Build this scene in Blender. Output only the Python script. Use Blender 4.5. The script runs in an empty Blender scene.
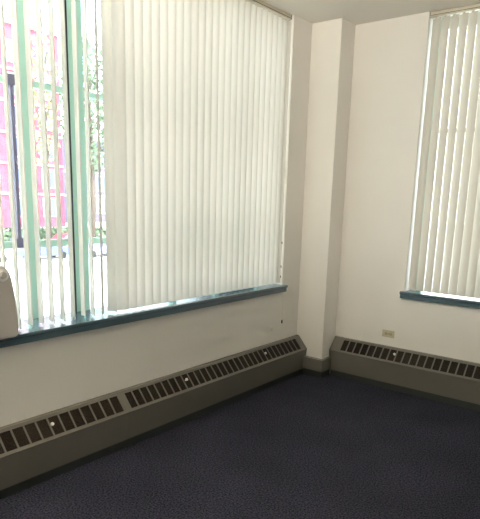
import bpy, bmesh, math, random
from mathutils import Vector, Matrix
random.seed(7)
S = bpy.context.scene
C = S.collection

# ---------------------------------------------------------------- camera
cam = bpy.data.cameras.new('camera'); co = bpy.data.objects.new('camera', cam); C.objects.link(co)
yaw, pitch, roll, f = 0.6636, -0.2128, 0.0289, 560.52
fw = Vector((-math.sin(yaw)*math.cos(pitch), math.cos(yaw)*math.cos(pitch), math.sin(pitch)))
r0 = Vector((math.cos(yaw), math.sin(yaw), 0)); u0 = r0.cross(fw)
rr = r0*math.cos(roll)+u0*math.sin(roll); uu = -r0*math.sin(roll)+u0*math.cos(roll)
M = Matrix((rr, uu, -fw)).transposed().to_4x4(); M.translation = Vector((2.918, -4.8655, 1.7074))
co.matrix_world = M
cam.sensor_fit = 'VERTICAL'; cam.sensor_height = 24; cam.lens = f/519*24
cam.shift_x = -2.25/519; cam.shift_y = 59.3/519
cam.clip_end = 500; cam.clip_start = .05
S.camera = co

# ---------------------------------------------------------------- light and exposure
W = bpy.data.worlds.new('sky'); S.world = W; W.use_nodes = True
wn = W.node_tree.nodes; wl = W.node_tree.links
bg = wn['Background']; bg.inputs['Strength'].default_value = 6.6
tc = wn.new('ShaderNodeTexCoord'); nz = wn.new('ShaderNodeTexNoise'); nz.inputs['Scale'].default_value = 2.6
nz.inputs['Detail'].default_value = 5
rp = wn.new('ShaderNodeValToRGB')
rp.color_ramp.elements[0].position = .42; rp.color_ramp.elements[0].color = (.68, .84, 1, 1)
rp.color_ramp.elements[1].position = .58; rp.color_ramp.elements[1].color = (1, .97, .93, 1)
wl.new(tc.outputs['Generated'], nz.inputs['Vector']); wl.new(nz.outputs['Fac'], rp.inputs['Fac'])
wl.new(rp.outputs['Color'], bg.inputs['Color'])
sun = bpy.data.lights.new('sun', 'SUN'); so = bpy.data.objects.new('sun', sun); C.objects.link(so)
sun.energy = 8.0; sun.angle = math.radians(2); sun.color = (1, .95, .88)
so.rotation_euler = Vector((-.75, .25, -.75)).to_track_quat('-Z', 'Y').to_euler()
S.view_settings.view_transform = 'Standard'; S.view_settings.look = 'None'
S.view_settings.gamma = 1; S.view_settings.use_curve_mapping = False
S.view_settings.exposure = 0.35
for nm, loc, rot, sx, sy in (('left', (-.36, -3.02, 2.08), (0, -math.pi/2, 0), 2.3, 4.9), ('right', (2.1, .36, 2.08), (-math.pi/2, 0, 0), 2.2, 2.3)):
    a = bpy.data.lights.new('portal_'+nm, 'AREA'); a.shape = 'RECTANGLE'; a.size = sx; a.size_y = sy
    a.cycles.is_portal = True
    o = bpy.data.objects.new('portal_'+nm, a); C.objects.link(o); o.location = loc; o.rotation_euler = rot

# ---------------------------------------------------------------- materials
def mat(name, col, rough=.6, metal=0, bump=0, bscale=50, var=0, vscale=8, spec=.5):
    m = bpy.data.materials.new(name); m.use_nodes = True
    n = m.node_tree.nodes; l = m.node_tree.links; b = n['Principled BSDF']
    b.inputs['Base Color'].default_value = (*col, 1); b.inputs['Roughness'].default_value = rough
    b.inputs['Metallic'].default_value = metal; b.inputs['Specular IOR Level'].default_value = spec
    t = n.new('ShaderNodeTexCoord')
    if var:
        x = n.new('ShaderNodeTexNoise'); x.inputs['Scale'].default_value = vscale; x.inputs['Detail'].default_value = 4
        r = n.new('ShaderNodeValToRGB')
        r.color_ramp.elements[0].position = .3; r.color_ramp.elements[1].position = .7
        r.color_ramp.elements[0].color = (*[c*(1-var) for c in col], 1)
        r.color_ramp.elements[1].color = (*[min(1, c*(1+var)) for c in col], 1)
        l.new(t.outputs['Object'], x.inputs['Vector']); l.new(x.outputs['Fac'], r.inputs['Fac']); l.new(r.outputs['Color'], b.inputs['Base Color'])
    if bump:
        x = n.new('ShaderNodeTexNoise'); x.inputs['Scale'].default_value = bscale; x.inputs['Detail'].default_value = 3
        u = n.new('ShaderNodeBump'); u.inputs['Strength'].default_value = bump; u.inputs['Distance'].default_value = .01
        l.new(t.outputs['Object'], x.inputs['Vector']); l.new(x.outputs['Fac'], u.inputs['Height']); l.new(u.outputs['Normal'], b.inputs['Normal'])
    return m
def vane_mat(name, col, trans, tcol):
    m = bpy.data.materials.new(name); m.use_nodes = True
    n = m.node_tree.nodes; l = m.node_tree.links; n.clear()
    d = n.new('ShaderNodeBsdfDiffuse'); d.inputs['Color'].default_value = (*col, 1)
    t = n.new('ShaderNodeBsdfTranslucent'); t.inputs['Color'].default_value = (*tcol, 1)
    x = n.new('ShaderNodeMixShader'); x.inputs[0].default_value = trans
    o = n.new('ShaderNodeOutputMaterial')
    l.new(d.outputs[0], x.inputs[1]); l.new(t.outputs[0], x.inputs[2]); l.new(x.outputs[0], o.inputs[0])
    return m
def glass_mat():
    m = bpy.data.materials.new('window glass'); m.use_nodes = True
    n = m.node_tree.nodes; l = m.node_tree.links; n.clear()
    t = n.new('ShaderNodeBsdfTransparent'); t.inputs['Color'].default_value = (.93, .96, .95, 1)
    g = n.new('ShaderNodeBsdfGlossy'); g.inputs['Roughness'].default_value = .02
    fr = n.new('ShaderNodeFresnel'); fr.inputs['IOR'].default_value = 1.35
    x = n.new('ShaderNodeMixShader'); o = n.new('ShaderNodeOutputMaterial')
    l.new(fr.outputs[0], x.inputs[0]); l.new(t.outputs[0], x.inputs[1]); l.new(g.outputs[0], x.inputs[2]); l.new(x.outputs[0], o.inputs[0])
    return m
M_WALL = mat('painted wall', (.84, .81, .75), .75, bump=.03, bscale=120, var=.015, vscale=2)
M_CEIL = mat('painted ceiling', (.91, .865, .79), .85, bump=.04, bscale=90)
def carpet():
    m = mat('navy carpet', (.030, .030, .045), .95, bump=.9, bscale=170, spec=.15)
    n = m.node_tree.nodes; l = m.node_tree.links; b = n['Principled BSDF']
    t = n.new('ShaderNodeTexCoord')
    a = n.new('ShaderNodeTexNoise'); a.inputs['Scale'].default_value = 95; a.inputs['Detail'].default_value = 6
    c = n.new('ShaderNodeTexNoise'); c.inputs['Scale'].default_value = 2.2; c.inputs['Detail'].default_value = 5
    r = n.new('ShaderNodeValToRGB'); r.color_ramp.elements[0].position = .38; r.color_ramp.elements[1].position = .64
    r.color_ramp.elements[0].color = (.004, .004, .010, 1); r.color_ramp.elements[1].color = (.048, .049, .072, 1)
    q = n.new('ShaderNodeMapRange'); q.inputs['From Min'].default_value = .35; q.inputs['From Max'].default_value = .65
    q.inputs['To Min'].default_value = .86; q.inputs['To Max'].default_value = 1.12
    x = n.new('ShaderNodeMix'); x.data_type = 'RGBA'; x.blend_type = 'MULTIPLY'; x.inputs['Factor'].default_value = 1
    for k in (a, c): l.new(t.outputs['Object'], k.inputs['Vector'])
    l.new(a.outputs['Fac'], r.inputs['Fac']); l.new(c.outputs['Fac'], q.inputs['Value'])
    l.new(r.outputs['Color'], x.inputs['A']); l.new(q.outputs['Result'], x.inputs['B']); l.new(x.outputs['Result'], b.inputs['Base Color'])
    return m
M_CARPET = carpet()
M_RUB = mat('dark rubber base', (.022, .026, .024), .5)
M_HEAT = mat('olive grey enamel', (.125, .118, .098), .45, var=.04, vscale=5)
M_SLOT = mat('dark heater grille', (.028, .022, .017), .8)
M_WHITE = mat('white plastic', (.8, .78, .73), .4)
M_SILL = mat('teal painted sill', (.078, .130, .158), .25, var=.05, spec=.8)
M_MINT = mat('mint green window frame', (.50, .80, .71), .5)
M_DARK = mat('dark seal', (.02, .035, .045), .5)
M_STILE = mat('slate blue metal', (.20, .20, .32), .5)
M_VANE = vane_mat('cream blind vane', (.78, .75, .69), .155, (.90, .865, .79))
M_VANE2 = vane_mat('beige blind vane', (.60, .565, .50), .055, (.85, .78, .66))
M_RAIL = mat('beige head rail', (.62, .57, .46), .5)
M_CLIP = mat('brown plastic', (.10, .08, .05), .5)
M_GLASS = glass_mat()
M_ALMOND = mat('almond plastic', (.56, .50, .34), .5)
M_APPL = mat('light grey plastic', (.50, .47, .44), .45)
M_KNOB = mat('pale knob plastic', (.78, .77, .75), .35)
M_BRICK = mat('red brick facade', (.48, .085, .13), .9, var=.2, vscale=1.5)
M_BRICK2 = mat('lavender grey render', (.13, .11, .18), .9, var=.1)
M_STONE = mat('pale stone', (.62, .60, .60), .9)
M_WIN = mat('far window glass', (.12, .14, .22), .2)
M_ROOF = mat('grey roofing', (.2, .2, .22), .9)
M_PAVE = mat('pale concrete', (.62, .61, .58), .9, var=.08, vscale=.4)
M_GRASS = mat('lawn', (.16, .30, .13), .95, var=.2, vscale=1)
M_BARK = mat('bark', (.10, .075, .06), .9)
M_LEAF = mat('green leaves', (.13, .19, .12), .8, var=.3, vscale=1)
M_LEAF2 = mat('yellow green leaves', (.30, .32, .18), .8, var=.3, vscale=1)
M_TYRE = mat('tyre rubber', (.02, .02, .02), .8)
M_FILL = mat('added fill glow', (.9, .85, .75), .5)  # glow for the added, unseen trough light
M_FILL.node_tree.nodes['Principled BSDF'].inputs['Emission Color'].default_value = (1, .92, .80, 1)
M_FILL.node_tree.nodes['Principled BSDF'].inputs['Emission Strength'].default_value = 190
def paint(n, c): return mat(n, c, .3)

# ---------------------------------------------------------------- helpers
def obj(name, bm, m, parent=None, smooth=False, bevel=0):
    me = bpy.data.meshes.new(name); bmesh.ops.recalc_face_normals(bm, faces=bm.faces[:]); bm.to_mesh(me); bm.free()
    me.materials.append(m)
    if smooth:
        for p in me.polygons: p.use_smooth = True
    o = bpy.data.objects.new(name, me); C.objects.link(o); o.parent = parent
    if bevel:
        b = o.modifiers.new('bevel', 'BEVEL'); b.width = bevel; b.segments = 2; b.limit_method = 'ANGLE'
    return o
def box(bm, x0, x1, y0, y1, z0, z1):
    v = [bm.verts.new(p) for p in ((x0,y0,z0),(x1,y0,z0),(x1,y1,z0),(x0,y1,z0),(x0,y0,z1),(x1,y0,z1),(x1,y1,z1),(x0,y1,z1))]
    for q in ((3,2,1,0),(4,5,6,7),(0,1,5,4),(1,2,6,5),(2,3,7,6),(3,0,4,7)): bm.faces.new([v[i] for i in q])
def B(*a):
    bm = bmesh.new()
    for q in a: box(bm, *q)
    return bm
def thing(name, label, cat, loc=(0,0,0), rz=0, group=None):
    o = bpy.data.objects.new(name, None); C.objects.link(o); o.empty_display_size = .1
    o.location = loc; o.rotation_euler = (0,0,rz); tag(o, label, cat, group); return o
def tag(o, label, cat, group=None):
    o['label'] = label; o['category'] = cat
    if group: o['group'] = group
    return o
def struct(name, bm, m, parent=None, **k):
    o = obj(name, bm, m, parent, **k)
    if parent is None: o['kind'] = 'structure'
    return o
def prism(bm, pts, axis, a0, a1):
    """extrude a 2D profile; axis 'y': pts are (x,z); axis 'x': pts are (y,z)"""
    def P(p, a): return (p[0], a, p[1]) if axis == 'y' else (a, p[0], p[1])
    A = [bm.verts.new(P(p, a0)) for p in pts]; D = [bm.verts.new(P(p, a1)) for p in pts]; n = len(pts)
    for i in range(n): bm.faces.new((A[i], A[(i+1) % n], D[(i+1) % n], D[i]))
    bm.faces.new(A[::-1]); bm.faces.new(D)
def tube(bm, pts, r, n=8):
    rings = []
    for i, p in enumerate(pts):
        p = Vector(p); d = (Vector(pts[min(i+1, len(pts)-1)])-Vector(pts[max(i-1, 0)])).normalized()
        a = d.orthogonal().normalized(); b = d.cross(a); R = r[i] if isinstance(r, (list, tuple)) else r
        rings.append([bm.verts.new(p+a*R*math.cos(2*math.pi*k/n)+b*R*math.sin(2*math.pi*k/n)) for k in range(n)])
    for s, t in zip(rings, rings[1:]):
        for k in range(n): bm.faces.new((s[k], s[(k+1) % n], t[(k+1) % n], t[k]))
    bm.faces.new(rings[0][::-1]); bm.faces.new(rings[-1])

# ---------------------------------------------------------------- the room
H = 3.24; TH = .32; SI = .86
RX, RY = 5.3, -6.6
LY0, LY1 = -5.5, -.537      # left opening
WX0, WX1 = .972, 3.2        # right opening
PX, PY = .302, -.2465
struct('floor', B((-TH, RX+.2, RY-.2, TH, -.12, 0)), M_CARPET)
struct('ceiling', B((-TH, RX+.2, RY-.2, TH, H, H+.2)), M_CEIL)
struct('wall_left', B((-TH, 0, RY, TH, 0, SI), (-TH, 0, RY, LY0, SI, H), (-TH, 0, LY1, TH, SI, H)), M_WALL)
struct('wall_right', B((0, RX, 0, TH, 0, SI), (0, WX0, 0, TH, SI, H), (WX1, RX, 0, TH, SI, H)), M_WALL)
struct('wall_back', B((-TH, RX+.2, RY-.2, RY, 0, H)), M_WALL)
struct('wall_side', B((RX, RX+.2, RY, TH, 0, H)), M_WALL)
struct('wall_column', B((0, PX, PY, 0, 0, H)), M_WALL, bevel=.004)
# cover box round the foot of the corner column, and the dark cove base beneath
struct('baseboard_column', B((0.10, PX+.035, PY-.05, -.11, .078, .196)), M_HEAT, bevel=.004)
struct('trim_1', B((.08, PX+.005, PY-.012, -.08, 0, .078)), M_RUB)
struct('baseboard_back', B((0, RX, RY, RY+.012, 0, .1)), M_RUB)
struct('baseboard_side', B((RX-.012, RX, RY+.012, 0, 0, .1)), M_RUB)

# window_1 (left) and window_2 (right) with mint frames
def win(name, along, a0, a1, p0, p1, mulls, rails):
    """along y at x in p0..p1, or along x at y in p0..p1"""
    def q(c0, c1, z0, z1, d=0):
        return (p0-d, p1+d, c0, c1, z0, z1) if along == 'y' else (c0, c1, p0-d, p1+d, z0, z1)
    root = struct(name, B(q(a0, a1, SI, .918), q(a0, a1, H-.07, H), q(a0, a0+.05, .918, H-.07), q(a1-.05, a1, .918, H-.07)), M_MINT)
    for c0, c1 in mulls:
        struct('mullion', B(q(c0, c1, .918, H-.07, .008)), M_MINT, root)
    for z0, z1 in rails:
        struct('glazing_bar', B(q(a0+.05, a1-.05, z0, z1, -.006)), M_MINT, root)
    pm = (p0+p1)/2
    g = (pm-.003, pm+.003, a0+.05, a1-.05, .918, H-.07) if along == 'y' else (a0+.05, a1-.05, pm-.003, pm+.003, .918, H-.07)
    struct('window_pane', B(g), M_GLASS, root)
    return root
w1 = win('window_1', 'y', LY0, LY1, -.305, -.265,
         [(-2.960, -2.915), (-2.625, -2.585), (-2.562, -2.518), (-3.9, -3.855), (-1.72, -1.675), (-1.2, -1.155)],
         [(2.312, 2.348), (1.367, 1.410)])
struct('glazing_seal', B((-.300, -.256, -2.640, -2.627, .918, H-.07)), M_DARK, w1)
struct('sash_stile', B((-.30, -.252, -3.026, -3.004, 1.40, 2.33), (-.30, -.246, -3.045, -2.995, 2.30, 2.36), (-.30, -.246, -3.05, -2.97, 1.375, 1.43)), M_STILE, w1)
w2 = win('window_2', 'x', WX0, WX1, .265, .305, [(1.75, 1.79), (2.4, 2.44)], [(2.312, 2.348)])

# sills
def sill(along, a0, a1):
    bm = bmesh.new()
    pts = [(.262, .862), (.262, .919), (-.043, .919), (-.047, .913), (-.047, .898), (-.030, .893), (-.030, .858), (0.0, .858), (0.0, .862)]
    if along == 'y': prism(bm, [(-p, z) for p, z in pts], 'y', a0, a1)
    else: prism(bm, pts, 'x', a0, a1)
    return bm
def sill_obj(name, along, a0, a1):
    # board inside the opening plus the nosing in front of the wall
    bm = bmesh.new()
    if along == 'y':
        box(bm, -.264, -.0005, a0, a1, SI, .919); prism(bm, [(0, .919), (.043, .919), (.047, .915), (.047, .900), (.034, .893), (.034, .858), (0, .858)], 'y', a0-.02, a1+.022)
    else:
        box(bm, a0, a1, .0005, .264, SI, .919); prism(bm, [(0, .919), (-.043, .919), (-.047, .915), (-.047, .900), (-.034, .893), (-.034, .858), (0, .858)], 'x', a0-.026, a1+.02)
    return struct(name, bm, M_SILL)
sill_obj('trim_2', 'y', LY0, LY1)
sill_obj('trim_3', 'x', WX0, WX1)

# ---------------------------------------------------------------- vertical blinds
def vane_bm(w, z0, z1, sag):
    bm = bmesh.new(); n = 8; nz_ = 1; rows = []
    for j in range(nz_+1):
        z = z0+(z1-z0)*j/nz_
        rows.append([bm.verts.new((sag*(1-(2*i/n-1)**2)-sag*.5, w*(i/n-.5), z)) for i in range(n+1)])
    for a, b in zip(rows, rows[1:]):
        for i in range(n): bm.faces.new((a[i], a[i+1], b[i+1], b[i]))
    return bm
def hook_bm(z):
    return B((-.004, .004, -.012, .012, z-.004, z+.016), (-.002, .002, -.002, .002, z+.016, z+.03))
def blind(label, loc, rz, rail_len, vanes, mat_, w, zb, sag):
    """local frame: vanes strung along +y, room side is +x"""
    t = thing('vertical_blind', label, 'blind', loc, rz)
    y0, y1 = rail_len
    rail = bmesh.new()
    box(rail, -.024, .024, y0, y1, H-.040-loc[2], H-.001-loc[2])
    r = obj('head_rail', rail, M_RAIL, t, bevel=.003)
    obj('rail_groove', B((.0235, .0255, y0, y1, H-.030-loc[2], H-.026-loc[2])), M_CLIP, r)
    obj('end_cap', B((-.025, .026, y1, y1+.004, H-.041-loc[2], H-.001-loc[2])), M_CLIP, r)
    v0 = h0 = None
    for y, ang in vanes:
        if v0 is None:
            v0 = obj('vane', vane_bm(w, zb, H-.050, sag), mat_, t, smooth=True); h0 = obj('vane_clip', hook_bm(H-.056), M_RAIL, v0)
            v = v0
        else:
            v = v0.copy(); C.objects.link(v); v.parent = t
            h = h0.copy(); C.objects.link(h); h.parent = v
        v.location = (0, y, 0); v.rotation_euler = (0, 0, ang)
    return t
R = math.radians
cx, cy = 2.918, -4.865
XL = -.045
vl = []
def turn(y, off):     # angle of a vane near edge-on to somebody in the doorway, turned by off degrees
    return math.atan2((cx-XL), (y-cy)) + R(off)
ys = -2.405
for k in range(25): vl.append((ys+k*.0748, -R(26) + random.uniform(-.02, .02)))
vl.append((-.578, R(-42)))
vl.append((-2.490, turn(-2.490, 44)))
for y, off in ((-2.574, 0), (-2.650, 13), (-2.722, 15), (-2.800, 15), (-2.874, 15), (-2.950, 16), (-3.022, 17), (-3.094, 16)):
    vl.append((y, turn(y, off)))
y = -3.168
while y > -3.3:
    vl.append((y, R(72)+random.uniform(-.05, .05))); y -= .0745
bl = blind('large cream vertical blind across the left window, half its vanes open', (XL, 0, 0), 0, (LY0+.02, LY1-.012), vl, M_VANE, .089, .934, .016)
# control chain at the end of the left blind, hanging past the sill
bm = bmesh.new(); tube(bm, [(.003, -.556, H-.05), (.030, -.548, 2.0), (.052, -.530, .95), (.052, -.530, .60)], .0014, 6)
cd = obj('pull_cord', bm, M_WHITE, bl)
bm = bmesh.new(); tube(bm, [(.052, -.530, .585), (.052, -.530, .578), (.052, -.530, .555), (.052, -.530, .549)], [.003, .007, .008, .003], 10)
obj('cord_weight', bm, M_CLIP, cd, smooth=True)
for z in (1.30, 1.08, .985):
    bm = bmesh.new(); tube(bm, [(.027, -.548, z), (.027, -.548, z+.02)], .005, 8); obj('chain_bead', bm, M_CLIP, bl)

# right blind: local +y must run along world -x, local +x towards the room (-y)
vr = []
x = WX0+.053
while x < WX1-.03:
    vr.append((-(x), R(-22.3))); x += .0724
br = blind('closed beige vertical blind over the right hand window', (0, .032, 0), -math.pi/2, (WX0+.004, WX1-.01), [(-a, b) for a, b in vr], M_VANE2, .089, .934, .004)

# ---------------------------------------------------------------- heater covers along the walls
D_, HT, HC, HB, DB = .135, .388, .266, .064, .108
def heater(name_label, loc, rz, L, slots, knobs, cap0, cap1):
    """local frame: runs along +x from 0 to L, wall behind at y=0, room towards -y"""
    t = thing('heater_cover', name_label, 'heater', loc, rz)
    bt = (-.034, HT)   # upper edge of slanted face (y,z)
    bc = (-D_, HC+.004)   # its lower edge; below it the front leans back to (-DB, HB)
    bm = bmesh.new()
    th = .004
    # shell: flat top, slanted face with openings, upright front
    prism(bm, [(-.002, HT-th), (-.002, HT), bt, (bt[0], bt[1]-th)], 'x', 0, L)
    prism(bm, [bc, (-DB, HB), (-DB+th, HB), (-D_+th, HC)], 'x', 0, L)
    prism(bm, [(-DB+th, HB), (-DB+.03, HB), (-DB+.03, HB+th), (-DB+th, HB+th)], 'x', 0, L)
    d = Vector((bc[0]-bt[0], bc[1]-bt[1])); n = Vector((d.y, -d.x)).normalized()
    if n.y > 0: n = -n
    def P(s, off=0): q = Vector(bt)+d*s+n*off; return (q.x, q.y)
    s0, s1 = .12, .87
    def strip(sa, sb, x0, x1): prism(bm, [P(sa), P(sb), P(sb, th), P(sa, th)], 'x', x0, x1)
    strip(0, s0, 0, L); strip(s1, 1, 0, L)
    first, last, pitch, wbar = slots
    strip(s0, s1, 0, first); strip(s0, s1, last, L)
    k = 1
    while first+k*pitch < last-.02:
        c = first+k*pitch; strip(s0, s1, c-wbar, c+wbar*.0); k += 1
    obj('casing', bm, M_HEAT, t)
    g = bmesh.new(); prism(g, [P(s0-.06, .009), P(s1+.06, .009), P(s1+.06, .012), P(s0-.06, .012)], 'x', first-.01, last+.01)
    obj('grille', g, M_GRILLE, t)
    prof = [(-.001, 0.02), (-.001, HT+.002), (bt[0]-.001, HT+.002), (bc[0]-.002, bc[1]+.001), (-DB-.002, HB-.002), (-DB+.02, HB-.002), (-DB+.02, .02)]
    for c, a, b in ((cap0, -.003, .001), (cap1, L-.001, L+.003)):
        if c:
            e = bmesh.new(); prism(e, prof, 'x', a, b); obj('end_cap', e, M_HEAT, t)
    e = B((0, L, -DB+.014, -DB+.020, .0, HB+.01)); obj('kick_plate', e, M_RUB, t)
    for kx in knobs:
        q = P(.44); b = bmesh.new()
        c = Vector((kx, q[0], q[1])); nn = Vector((0, -n.x, -n.y))
        tube(b, [c-nn*.006, c+nn*.006, c+nn*.009, c+nn*.017, c+nn*.02], [.005, .005, .011, .011, .008], 14)
        obj('damper_knob', b, M_WHITE, t, smooth=False)
    return t
def grille():
    m = mat('perforated dark grille', (.04, .03, .022), .9, spec=.1)
    n = m.node_tree.nodes; l = m.node_tree.links; b = n['Principled BSDF']
    t = n.new('ShaderNodeTexCoord'); v = n.new('ShaderNodeTexVoronoi'); v.inputs['Scale'].default_value = 160
    r = n.new('ShaderNodeValToRGB'); r.color_ramp.elements[0].position = .25; r.color_ramp.elements[1].position = .6
    r.color_ramp.elements[0].color = (.006, .0045, .0035, 1); r.color_ramp.elements[1].color = (.026, .020, .015, 1)
    l.new(t.outputs['Object'], v.inputs['Vector']); l.new(v.outputs['Distance'], r.inputs['Fac']); l.new(r.outputs['Color'], b.inputs['Base Color'])
    return m
M_GRILLE = grille()
# left wall: local +x -> world +y  (rz = +90: x->+y, -y -> +x)
ya, yb = -2.512, -.262
heater('long heater cover under the left window, nearer the corner column', (.001, ya, 0), math.pi/2, yb-ya, (-2.483-ya, -.345-ya, .0693, .011), [-1.912-ya, -.893-ya], False, True)
yc = -5.2
heater('grey heater cover at bottom left, its seam meeting the longer one', (.001, yc, 0), math.pi/2, ya-yc-.001, (.122, -2.548-yc, .0770, .011), [-3.072-yc], True, False)
heater('grey heater cover under the right hand window and outlet', (PX+.018, -.001, 0), 0, 4.2, (.425-PX-.018, 4.1, .0697, .011), [.966-PX-.018, 3.1], True, True)

# ---------------------------------------------------------------- small wall things
t = thing('power_outlet', 'small almond wall outlet above the right hand heater cover', 'outlet', (.8535, 0, .502))
bm = B((-.060, .060, -.006, 0, -.034, .034)); obj('cover_plate', bm, M_ALMOND, t, bevel=.003)
for sx in (-.020, .026):
    bm = bmesh.new(); tube(bm, [(sx, -.005, 0), (sx, -.009, 0)], .0155, 16); k = obj('socket', bm, mat('tan socket', (.44, .38, .26), .5), t)
    obj('slot', B((sx-.006, sx-.004, -.0095, -.0088, -.004, .005), (sx+.004, sx+.006, -.0095, -.0088, -.004, .005)), M_DARK, k)
bm = bmesh.new(); tube(bm, [(.003, -.004, 0), (.003, -.0085, 0)], .004, 10); obj('screw', bm, M_DARK, t)
bm = B((0, .0035, -.028, .028, -.022, .022))
t = obj('wall_plate', bm, mat('painted plate', (.78, .75, .70), .5), None, bevel=.002)
t.location = (0, -.69, .520); tag(t, 'small wall plate painted like the wall, below left sill near the column', 'plate')
bm = bmesh.new(); tube(bm, [(.0035, 0, -.008), (.006, 0, -.008)], .003, 8); obj('screw', bm, M_CLIP, t)

# appliance on the sill
t = thing('space_heater', 'light grey plastic appliance with round knob standing on the left sill', 'appliance', (0, -3.48, .919))
bm = bmesh.new()
prof = [(.205, 0), (.219, .006), (.226, .02), (.228, .06), (.227, .12), (.223, .18), (.218, .235), (.211, .285), (.204, .325), (.194, .360), (.178, .383), (.155, .398), (.12, .405), (.02, .410)]
full = prof + [(-a, b) for a, b in prof[::-1]]
prism(bm, full, 'x', .0, .095)
obj('housing', bm, M_APPL, t, bevel=.012)
bm = bmesh.new(); tube(bm, [(.09, .150, .350), (.099, .150, .350)], .034, 24); k = obj('dial_ring', bm, M_KNOB, t, bevel=.002)
bm = bmesh.new(); tube(bm, [(.097, .150, .350), (.112, .150, .350)], [.020, .016], 18); obj('knob', bm, M_APPL, k)
bm = bmesh.new()
for i in range(9): box(bm, .0945, .0965, -.17, .08, .06+i*.025, .07+i*.025)
obj('vent_slats', bm, M_CLIP, t)
bm = bmesh.new(); tube(bm, [(.06, .16, .006), (.085, .17, -.004), (.094, .15, -.018), (.088, .10, -.028), (.085, -.05, -.034)], .003, 8); obj('power_cord', bm, M_DARK, t, smooth=True)

# hanging trough light added out of view to fill in the upper room
t = thing('fill_uplight', 'added unseen fill light in a hanging trough, shining upwards near the left window', 'light', (1.0, -4.6, H))
obj('trough', B((-.20, .20, -.68, .68, -.50, -.49), (-.205, -.195, -.68, .68, -.50, -.44), (.195, .205, -.68, .68, -.50, -.44), (-.2, .2, -.685, -.675, -.50, -.44), (-.2, .2, .675, .685, -.50, -.44)), M_WHITE, t)
for sy in (-.45, .45): obj('hanging_rod', B((-.006, .006, sy-.006, sy+.006, -.49, 0)), M_WHITE, t)
for sx in (-1, 1): obj('fill_tube', B((sx*.09-.03, sx*.09+.03, -.60, .60, -.48, -.41)), M_FILL, t, bevel=.02)

# a ceiling spotlight added out of view to brighten column and right wall
t = thing('fill_spotlight', 'added unseen spotlight turned towards the corner column and right wall', 'light', (1.9, -4.9, H))
bm = bmesh.new(); tube(bm, [(0, 0, 0), (0, 0, -.03)], .06, 20); obj('ceiling_rose', bm, M_WHITE, t)
bm = bmesh.new(); tube(bm, [(0, 0, -.03), (0, 0, -.16)], .009, 8); obj('stem', bm, M_WHITE, t)
aim = (Vector((.95, 0, 2.75))-Vector((1.9, -4.9, H-.2))).normalized(); c0 = Vector((0, 0, -.2))
bm = bmesh.new(); tube(bm, [c0-aim*.10, c0-aim*.09, c0+aim*.06], [.03, .06, .075], 24); obj('fill_head', bm, M_WHITE, t)
sl = bpy.data.lights.new('fill_beam', 'SPOT'); sl.energy = 215; sl.color = (1, .92, .80); sl.spot_size = R(64); sl.spot_blend = 1; sl.shadow_soft_size = .12
o = bpy.data.objects.new('fill_beam', sl); C.objects.link(o); o.location = Vector((1.9, -4.9, H))+c0+aim*.09; o.rotation_euler = aim.to_track_quat('-Z', 'Y').to_euler()

# ---------------------------------------------------------------- outside
GZ = -4.0
struct('floor_outside', B((-140, -.6, -80, 160, GZ-.3, GZ)), M_PAVE)
def building(label, x, y0, y1, ztop, m, winm, cols, rows, depth=14):
    t = thing('building', label, 'building', (x, (y0+y1)/2, GZ)); hw = (y1-y0)/2; h = ztop-GZ
    obj('wall', B((-depth, 0, -hw, hw, 0, h)), m, t)
    obj('cornice', B((-depth-.3, .35, -hw-.3, hw+.3, h, h+.7)), M_STONE, t)
    obj('ground_course', B((0, .12, -hw, hw, 0, 1.3)), M_STONE, t)
    for r in range(rows):
        z = 2.6+r*(h-3.2)/rows
        if r: obj('string_course', B((0, .15, -hw, hw, z-.85, z-.6)), M_STONE, t)
        for c in range(cols):
            yy = -hw+(c+.5)*2*hw/cols
            fr = obj('window', B((0, .10, yy-.95, yy+.95, z, z+2.4)), M_STONE, t)
            obj('pane', B((.10, .12, yy-.75, yy-.06, z+.15, z+2.25), (.10, .12, yy+.06, yy+.75, z+.15, z+2.25)), winm, fr)
    return t
building('red brick block of flats seen through the left window', -62, 18, 39.5, 20.5, M_BRICK, M_WIN, 5, 6)
building('lavender grey building to the right of the red brick one', -70, 45, 63, 9.5, M_BRICK2, M_WIN, 4, 3)

def car(label, loc, rz, pm):
    t = thing('car', label, 'car', loc, rz, 'parked cars across the street')
    bm = bmesh.new(); prism(bm, [(-2.1, .3), (-2.15, .75), (-1.95, .92), (-.95, .98), (-.35, 1.42), (1.05, 1.45), (1.75, 1.0), (2.1, .92), (2.15, .4), (2.05, .3)], 'x', -.85, .85)
    obj('body', bm, pm, t, bevel=.08)
    bm = bmesh.new(); prism(bm, [(-.82, 1.0), (-.33, 1.36), (.98, 1.38), (1.5, 1.02)], 'x', -.87, .87)
    obj('side_windows', bm, M_WIN, t)
    for sx in (-.78, .78):
        for sy in (-1.35, 1.3):
            bm = bmesh.new(); tube(bm, [(sx-.1, sy, .32), (sx+.1, sy, .32)], .32, 16); obj('wheel', bm, M_TYRE, t)
    return t
car('lavender car parked at right, below the grey building', (-40, 28.0, GZ), R(4), paint('lavender car paint', (.42, .38, .62)))
car('blue car parked in front of the red brick building', (-41, 23.0, GZ), R(-3), paint('blue car paint', (.10, .14, .42)))
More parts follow.
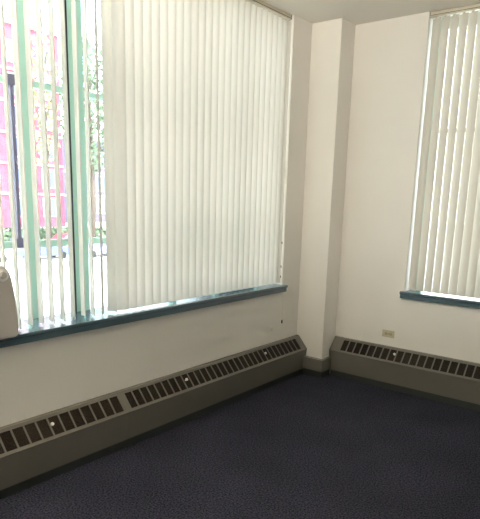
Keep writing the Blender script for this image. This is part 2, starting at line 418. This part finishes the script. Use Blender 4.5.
car('silver car parked left of the blue car', (-41, 17.4, GZ), R(2), paint('silver car paint', (.55, .56, .58)))
car('red car parked behind the blue and lavender cars', (-49, 30.5, GZ), R(5), paint('red car paint', (.55, .05, .07)))

# a hedge between street and houses, and trees
def leaves(cx_, cy_, cz_, rx, ry, rz_, n, s):
    bm = bmesh.new()
    for i in range(n):
        while True:
            p = Vector((random.uniform(-1, 1), random.uniform(-1, 1), random.uniform(-1, 1)))
            if .35 < p.length < 1: break
        c = Vector((cx_+p.x*rx, cy_+p.y*ry, cz_+p.z*rz_)); a = Vector((random.gauss(0, 1), random.gauss(0, 1), random.gauss(0, 1))).normalized(); b = a.orthogonal().normalized()
        q = s*random.uniform(.6, 1.3)
        vs = [bm.verts.new(c+v) for v in (a*q, b*q*.55, -a*q, -b*q*.55)]; bm.faces.new(vs)
    return bm
def tree(label, x, y, h, r, lm, n=900):
    t = thing('tree', label, 'tree', (x, y, GZ), 0, None)
    bm = bmesh.new(); tube(bm, [(0, 0, 0), (.1, .05, h*.3), (-.05, .1, h*.62), (.0, 0, h*.9)], [.32, .26, .16, .05], 8)
    tr = obj('trunk', bm, M_BARK, t, smooth=True)
    for k in range(7):
        a = k*2.4; z = h*(.35+.07*k); e = r*.75
        bm = bmesh.new(); tube(bm, [(0, 0, z), (math.cos(a)*e*.5, math.sin(a)*e*.5, z+h*.1), (math.cos(a)*e, math.sin(a)*e, z+h*.17)], [.12, .08, .03], 6)
        obj('branch', bm, M_BARK, tr)
    obj('foliage', leaves(0, 0, h*.68, r, r, h*.34, n, .38), lm, t)
    return t
tree('green leafy tree in front of the lavender grey building', -54, 38.0, 22.5, 3.4, M_LEAF, 1000)
tree('yellow green tree reaching above the red brick roof', -55, 32.6, 23.0, 1.7, M_LEAF2, 330)
tree('sparse tree at the left end of the red brick building', -52, 19.0, 22.0, 3.0, M_LEAF, 500)
bm = leaves(0, 0, .7, .7, 18, .8, 2600, .28); h = obj('hedge', bm, M_LEAF, None); h.location = (-58.5, 30, GZ)
tag(h, 'low green hedge at the foot of the buildings across the street', 'hedge')
